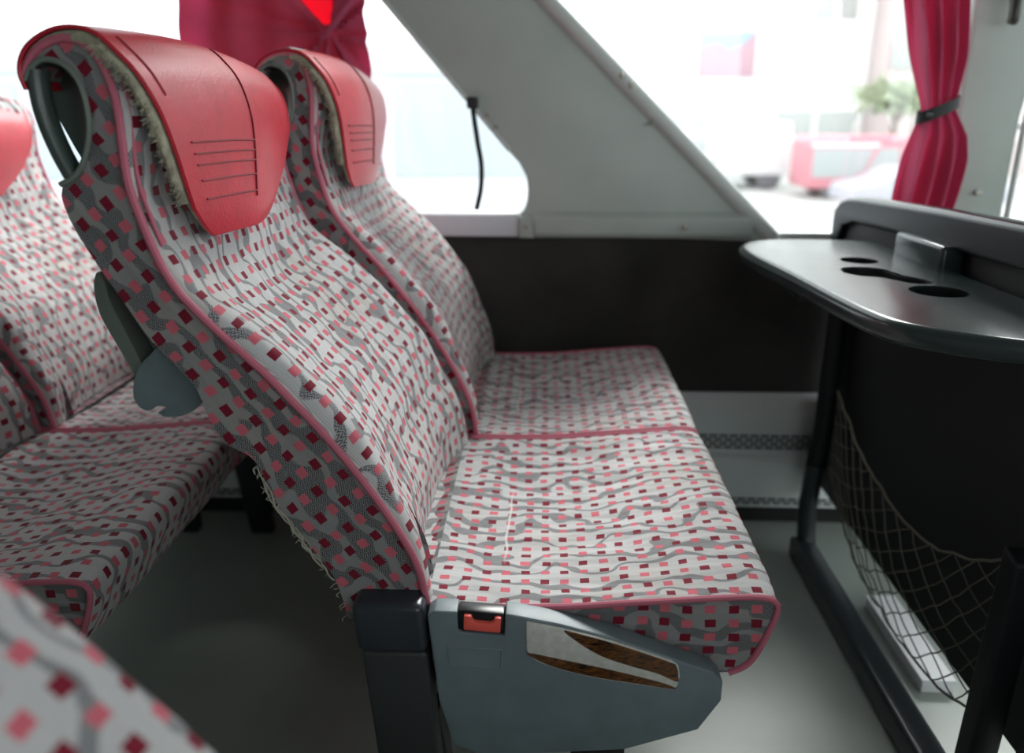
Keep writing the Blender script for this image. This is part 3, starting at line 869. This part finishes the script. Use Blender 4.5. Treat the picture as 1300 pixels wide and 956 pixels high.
# shallow raised lip line on the table surface
pa('table_hinge', box(PX-.03, PX+.01, .9, 1.5, .672, .698, .004), M['panelgrey'], table)
lip = prism([(1.375, .640), (1.46, .640), (1.46, .690), (1.375, .690)], .455, .52, 'X', .006)
pa('table_stay', lip, M['panelgrey'], table)
pa('stay_pin', tube([(.452, 1.385, .668), (.445, 1.40, .664), (.445, 1.43, .664), (.452, 1.445, .668)], .005, sides=10), M['steel'], table)
# frame: post, foot, floor rail
pa('frame_post', tube(resample([(.630, 1.640, .70), (.628, 1.640, .50), (.622, 1.632, .30), (.608, 1.620, .20)], 24), (.021, .022), flat=(1, 0, 0), sides=12), M['panelgrey'])
pa('frame_foot', tube(resample([(.608, 1.618, .21), (.598, 1.606, .12), (.596, 1.590, .05), (.596, 1.575, .02)], 20), (.020, .020), flat=(1, 0, 0), sides=14), M['rail'])
pa('floor_rail', prism([(1.60, .0), (1.60, .05), (.2, .05), (.2, 0)], .562, .612, 'X', .010), M['rail'])
pa('frame_post', prism([(.930, .0), (.895, .0), (.872, .43), (.905, .44)], .585, .625, 'X', .006), M['panelgrey'])
pa('frame_bracket', prism([(.80, .0), (.87, .0), (.84, .16), (.80, .30)], .60, .64, 'X', .008), M['panelgrey'])
# net pocket
topc = catmull([(1.605, .395, 0), (1.55, .372, 0), (1.45, .335, 0), (1.34, .313, 0), (1.25, .300, 0), (1.171, .300, 0), (1.10, .315, 0), (1.051, .334, 0), (.98, .370, 0), (.905, .412, 0)], 8)
botc = catmull([(1.60, .215, 0), (1.50, .165, 0), (1.40, .125, 0), (1.25, .10, 0), (1.10, .10, 0), (.98, .13, 0), (.915, .20, 0)], 8)
tr_, br_ = resample(topc, 60), resample(botc, 60)
def netp(u, v):
    i = min(58, max(0, int(u*59))); k = u*59-i
    a = tr_[i].lerp(tr_[i+1], k); b = br_[i].lerp(br_[i+1], k); q = a.lerp(b, v)
    bul = .035*math.sin(PI*min(1, max(0, u)))*(.45+.55*math.sin(PI*min(1, v)))
    wob = .004*noise.noise(Vector((q.x*30, q.y*30, 0)))
    return (.632-bul+wob, q.x+wob, q.y+wob)
cords = []
NU = 12
for i in range(-5, NU+1):
    for s in (1, -1):
        pts = []
        for k in range(17):
            v = k/16; u = (i+(v*5 if s == 1 else 5-v*5))/NU
            if 0 <= u <= 1: pts.append(netp(u, v))
        if len(pts) > 2: cords.append(tube(pts, .0012, sides=5))
cords += [tube([netp(i/40, 0) for i in range(41)], .0024, sides=6), tube([netp(i/40, 1) for i in range(41)], .002, sides=6)]
pa('net_pocket', merge(*cords), M['net'])

# white carton on the floor behind the rail
bx = thing('white_box', 'flat white carton lying on the floor behind the partition rail', 'box', (.69, 1.28, 0))
link('carton', relto(box(.661, .716, 1.16, 1.405, .0, .024, .002), bx), M['whitebox'], bx)
link('carton_flap', relto(box(.659, .718, 1.158, 1.407, .0235, .027, .001), bx), M['whitebox'], bx)

# ------------------------------------------------------------------ outside
GZ = -1.5
M['street'] = plain('pale street', (.55, .55, .53), .9, var=.08, vscale=.3)
M['facade'] = plain('white render', (.88, .88, .87), .8)
M['facade_win'] = plain('grey window glass', (.38, .40, .38), .4)
M['palecoach'] = plain('pale blue coach paint', (.44, .49, .53), .4)
M['palecoach2'] = plain('white coach paint', (.62, .63, .67), .4)
M['vanred'] = plain('red van paint', (.62, .24, .28), .45)  # red faded: overexposure outdoors is put into the colour
M['vanwhite'] = plain('white van paint', (.75, .76, .76), .4)
M['vanglass'] = plain('van glass', (.42, .45, .45), .3)  # lightened glass colour stands in for overexposure
M['tyre'] = plain('paled tyre', (.16, .16, .17), .8)  # rubber colour paled along with the other overexposed street colours
M['carsilver'] = plain('silver car paint', (.42, .42, .47), .3)
M['leaf'] = plain('pale leaves', (.38, .45, .30), .8, var=.5, vscale=4)  # lightened leaf colour, mottled at random
M['bark'] = plain('bark', (.22, .15, .12), .9)
M['poster_blue'] = plain('poster sky blue', (.34, .50, .62), .6)
M['poster_pink'] = plain('poster pink', (.52, .33, .38), .6)
M['brick'] = plain('brownish facade', (.56, .49, .48), .85)
struct('ground', box(-60, 60, 2.3, 90, GZ-.1, GZ), M['street'])
bl = thing('building', 'white rendered building across the street with grey windows and a poster', 'building', (10, 34, GZ))
link('facade', relto(box(-2, 13.05, 34, 42, GZ, 16), bl), M['facade'], bl)
for x0, x1, z0, z1 in ((10.65, 12.36, 4.4, 6.2), (9.5, 12.7, .0, .96), (10.65, 12.36, 8.4, 10.2), (6.6, 8.3, 8.4, 10.2), (2.6, 4.3, 8.4, 10.2)):
    w = link('window', relto(box(x0, x1, 33.93, 34.02, z0, z1, .03), bl), M['facade_win'], bl)
    link('mullion', relto(box((x0+x1)/2-.05, (x0+x1)/2+.05, 33.88, 33.95, z0, z1), bl), M['facade'], w)
ps = link('poster', relto(box(6.2, 8.5, 33.9, 34.0, 2.25, 4.0, .02), bl), M['poster_pink'], bl)
link('poster_top', relto(prism([(6.25, 3.96), (8.45, 3.96), (7.9, 3.5), (7.4, 3.3), (6.9, 3.55), (6.25, 3.4)], 33.86, 33.91, 'Y'), bl), M['poster_blue'], ps)
b2 = thing('building', 'brownish building at the right behind the tied curtain', 'building', (18, 33, GZ))
link('facade', relto(box(13.1, 24, 33, 41, GZ, 12), b2), M['brick'], b2)
for x0, z0 in ((13.5, 2.5), (13.5, 5.4), (16, 2.5), (19, 2.5), (16, 5.4), (19, 5.4)):
    link('window', relto(box(x0, x0+1.2, 32.9, 33.05, z0, z0+1.5, .02), b2), M['facade_win'], b2)
# leafy bush / tree
tree = thing('street_tree', 'small green leafy tree standing before the white building, left of the tied curtain', 'tree', (12.7, 30, GZ))
rl = random.Random(3); leaves = []
bm = bmesh.new()
for k in range(900):
    d = Vector((rl.gauss(0, 1), rl.gauss(0, .8), rl.gauss(0, .33))); d = d*.75
    c = Vector((12.75, 30, 1.45))+d
    bmesh.ops.create_cone(bm, cap_ends=True, segments=5, radius1=rl.uniform(.07, .16), radius2=.01, depth=.02, matrix=Matrix.Translation(c) @ Matrix.Rotation(rl.uniform(0, 6), 4, 'X') @ Matrix.Rotation(rl.uniform(0, 6), 4, 'Y'))
lm = bpy.data.meshes.new('m'); bm.to_mesh(lm); bm.free()
link('foliage', relto(lm, tree), M['leaf'], tree)
link('trunk', relto(merge(tube(catmull([(12.7, 30, GZ), (12.75, 30, -.5), (12.65, 30, .6), (12.75, 30, 1.6)], 5), lambda t: .16-.08*t, sides=8),
     tube([(12.7, 30, .5), (13.1, 30, 1.1), (13.3, 30, 1.5)], .05, sides=6), tube([(12.7, 30, .6), (12.3, 30, 1.1), (12.1, 30, 1.5)], .05, sides=6)), tree), M['bark'], tree)

def wheel(c, r, w=.22):
    return merge(cyl(c, r, w, 'Y', 24, .03))
def vehicle_side(name, label, cat, x0, y, outline, mat, wheels, rw, depth, wins=(), stripe=None):
    t = thing(name, label, cat, (x0, y, GZ))
    link('body', shift_mesh(prism(outline, 0, depth, 'Y', .06, 3, 20), (0, 0, 0)), mat, t)
    for wx in wheels:
        for yy in (.12, depth-.12): link('wheel', cyl((wx, yy, rw), rw, .22, 'Y', 24, .03), M['tyre'], t)
    for wn in wins: link('side_window', prism(wn, -.015, .03, 'Y'), M['vanglass'], t)
    return t
# box truck (white)
t = vehicle_side('box_truck', 'white box truck parked to the left of the red van', 'truck', 5.55, 26.0,
    [(0, .45), (2.3, .45), (2.3, 2.1), (0, 2.1)], M['vanwhite'], (1.7,), .38, 2.1)
link('cab', prism([(-1.5, .45), (-.05, .45), (-.05, 1.9), (-.75, 1.9), (-1.35, 1.2), (-1.5, 1.1)], .05, 2.05, 'Y', .06, 3, 20), M['vanwhite'], t)
link('side_window', prism([(-1.2, 1.2), (-.3, 1.2), (-.3, 1.75), (-.75, 1.75)], .03, .08, 'Y'), M['vanglass'], t)
link('wheel', cyl((-.75, .2, .38), .38, .22, 'Y', 24, .03), M['tyre'], t)
# red van
v = vehicle_side('van', 'red and white van parked in the street right of the white truck', 'van', 7.55, 23.2,
    [(0, .30), (4.3, .30), (4.35, .80), (3.9, 1.0), (3.3, 1.62), (3.0, 1.76), (.1, 1.76), (0, 1.6)], M['vanred'], (.8, 3.7), .33, 1.8,
    wins=([(.1, .62), (1.25, .62), (1.55, .8), (1.8, 1.42), (.1, 1.42)], [(1.6, .78), (2.5, .78), (2.5, 1.45), (1.95, 1.45)], [(2.6, .85), (3.45, .85), (3.0, 1.45), (2.6, 1.45)]))
link('pale_stripe', prism([(.03, 1.47), (1.9, 1.47), (1.95, 1.58), (.03, 1.58)], -.02, .03, 'Y'), M['vanwhite'], v)
c = vehicle_side('car', 'silver car parked in front of the red van, low behind the partition', 'car', 7.45, 19.6,
    [(0, .3), (3.9, .3), (3.95, .65), (3.1, .78), (2.6, 1.1), (1.3, 1.12), (.7, .80), (.05, .68)], M['carsilver'], (.75, 3.1), .3, 1.6,
    wins=([(.95, .8), (1.75, .8), (1.75, 1.04), (1.35, 1.04)], [(1.85, .8), (2.8, .8), (2.5, 1.04), (1.85, 1.04)]))
# pale coach parked alongside, seen through the left windows
pc = thing('parked_coach', 'pale parked coach filling the view through the left-hand window', 'coach', (-3.5, 7.6, GZ))
pc.rotation_euler = (0, 0, math.radians(7))
link('body', relto(box(-11.5, .42, 7.6, 10.0, GZ+.35, 1.62, .12, 4), pc), M['palecoach2'], pc)
for k in range(7):
    x = -11.4+k*1.66
    link('side_window', relto(box(x, x+1.56, 7.57, 7.62, .33, 1.22, .03), pc), M['palecoach'], pc)
link('roof_edge', relto(box(-11.5, .42, 7.57, 7.62, 1.27, 1.33, .02), pc), M['palecoach'], pc)
for wx in (-8.7, -1.4): link('wheel', relto(cyl((wx, 7.75, GZ+.48), .48, .3, 'Y', 28, .04), pc), M['tyre'], pc)
hs = thing('house', 'pale blue low house with one small window, just right of the slanted pillar', 'house', (4.2, 31, GZ))
link('wall', relto(prism([(2.6, GZ), (6.1, GZ), (6.1, .55), (5.6, .75), (3.6, 1.45), (2.6, 1.6)], 30.2, 33, 'Y'), hs), M['palecoach'], hs)
link('window', relto(box(5.75, 6.35-.3, 30.15, 30.25, .05, .45, .02), hs), M['tyre'], hs)

# ------------------------------------------------------------------ camera, light, world
cam = bpy.data.cameras.new('camera'); co = bpy.data.objects.new('camera', cam); COL.objects.link(co)
pitch = math.atan((433.5-140)/1000); yaw = math.atan(40/1000*math.cos(pitch))
co.location = (0, 0, .965)
co.rotation_euler = (PI/2-pitch, 0, yaw)
cam.sensor_width = 36; cam.lens = 36*1000/1300; cam.shift_y = -44.5/1300
cam.clip_start = .02; cam.clip_end = 300
cam.dof.use_dof = True; cam.dof.focus_distance = .93; cam.dof.aperture_fstop = 2.6
scn.camera = co

w = bpy.data.worlds.new('world'); scn.world = w; w.use_nodes = True
bg = w.node_tree.nodes['Background']; bg.inputs[0].default_value = (.93, .97, 1, 1); bg.inputs[1].default_value = 3.1

def area(name, loc, rot, sx, sy, energy, col=(1, 1, 1), portal=False):
    l = bpy.data.lights.new(name, 'AREA'); l.shape = 'RECTANGLE'; l.size = sx; l.size_y = sy; l.energy = energy; l.color = col
    o = bpy.data.objects.new(name, l); COL.objects.link(o); o.location = loc; o.rotation_euler = rot
    if portal: l.cycles.is_portal = True
    return o
area('portal_far', (0, WY+.07, 1.22), (-PI/2, 0, 0), 6.0, 1.0, 1, portal=True)
area('portal_near', (0, -.70, 1.15), (PI/2, 0, 0), 6.0, .9, 1, portal=True)
area('portal_front', (2.99, .55, 1.3), (0, PI/2, 0), 1.1, 2.4, 1, portal=True)

sl = bpy.data.lights.new('hazy_sun', 'SUN'); sl.energy = 6.5; sl.angle = math.radians(28); sl.color = (1, .985, .96)
so_ = bpy.data.objects.new('hazy_sun', sl); COL.objects.link(so_)
so_.rotation_euler = Vector((.34, .90, .88)).to_track_quat('Z', 'Y').to_euler()
scn.view_settings.view_transform = 'Standard'; scn.view_settings.look = 'None'
scn.view_settings.gamma = 1; scn.view_settings.use_curve_mapping = False
scn.view_settings.exposure = .0
scn.cycles.use_denoising = True
scn.cycles.max_bounces = 8; scn.cycles.diffuse_bounces = 4; scn.cycles.transparent_max_bounces = 8
scn.cycles.sample_clamp_indirect = 8
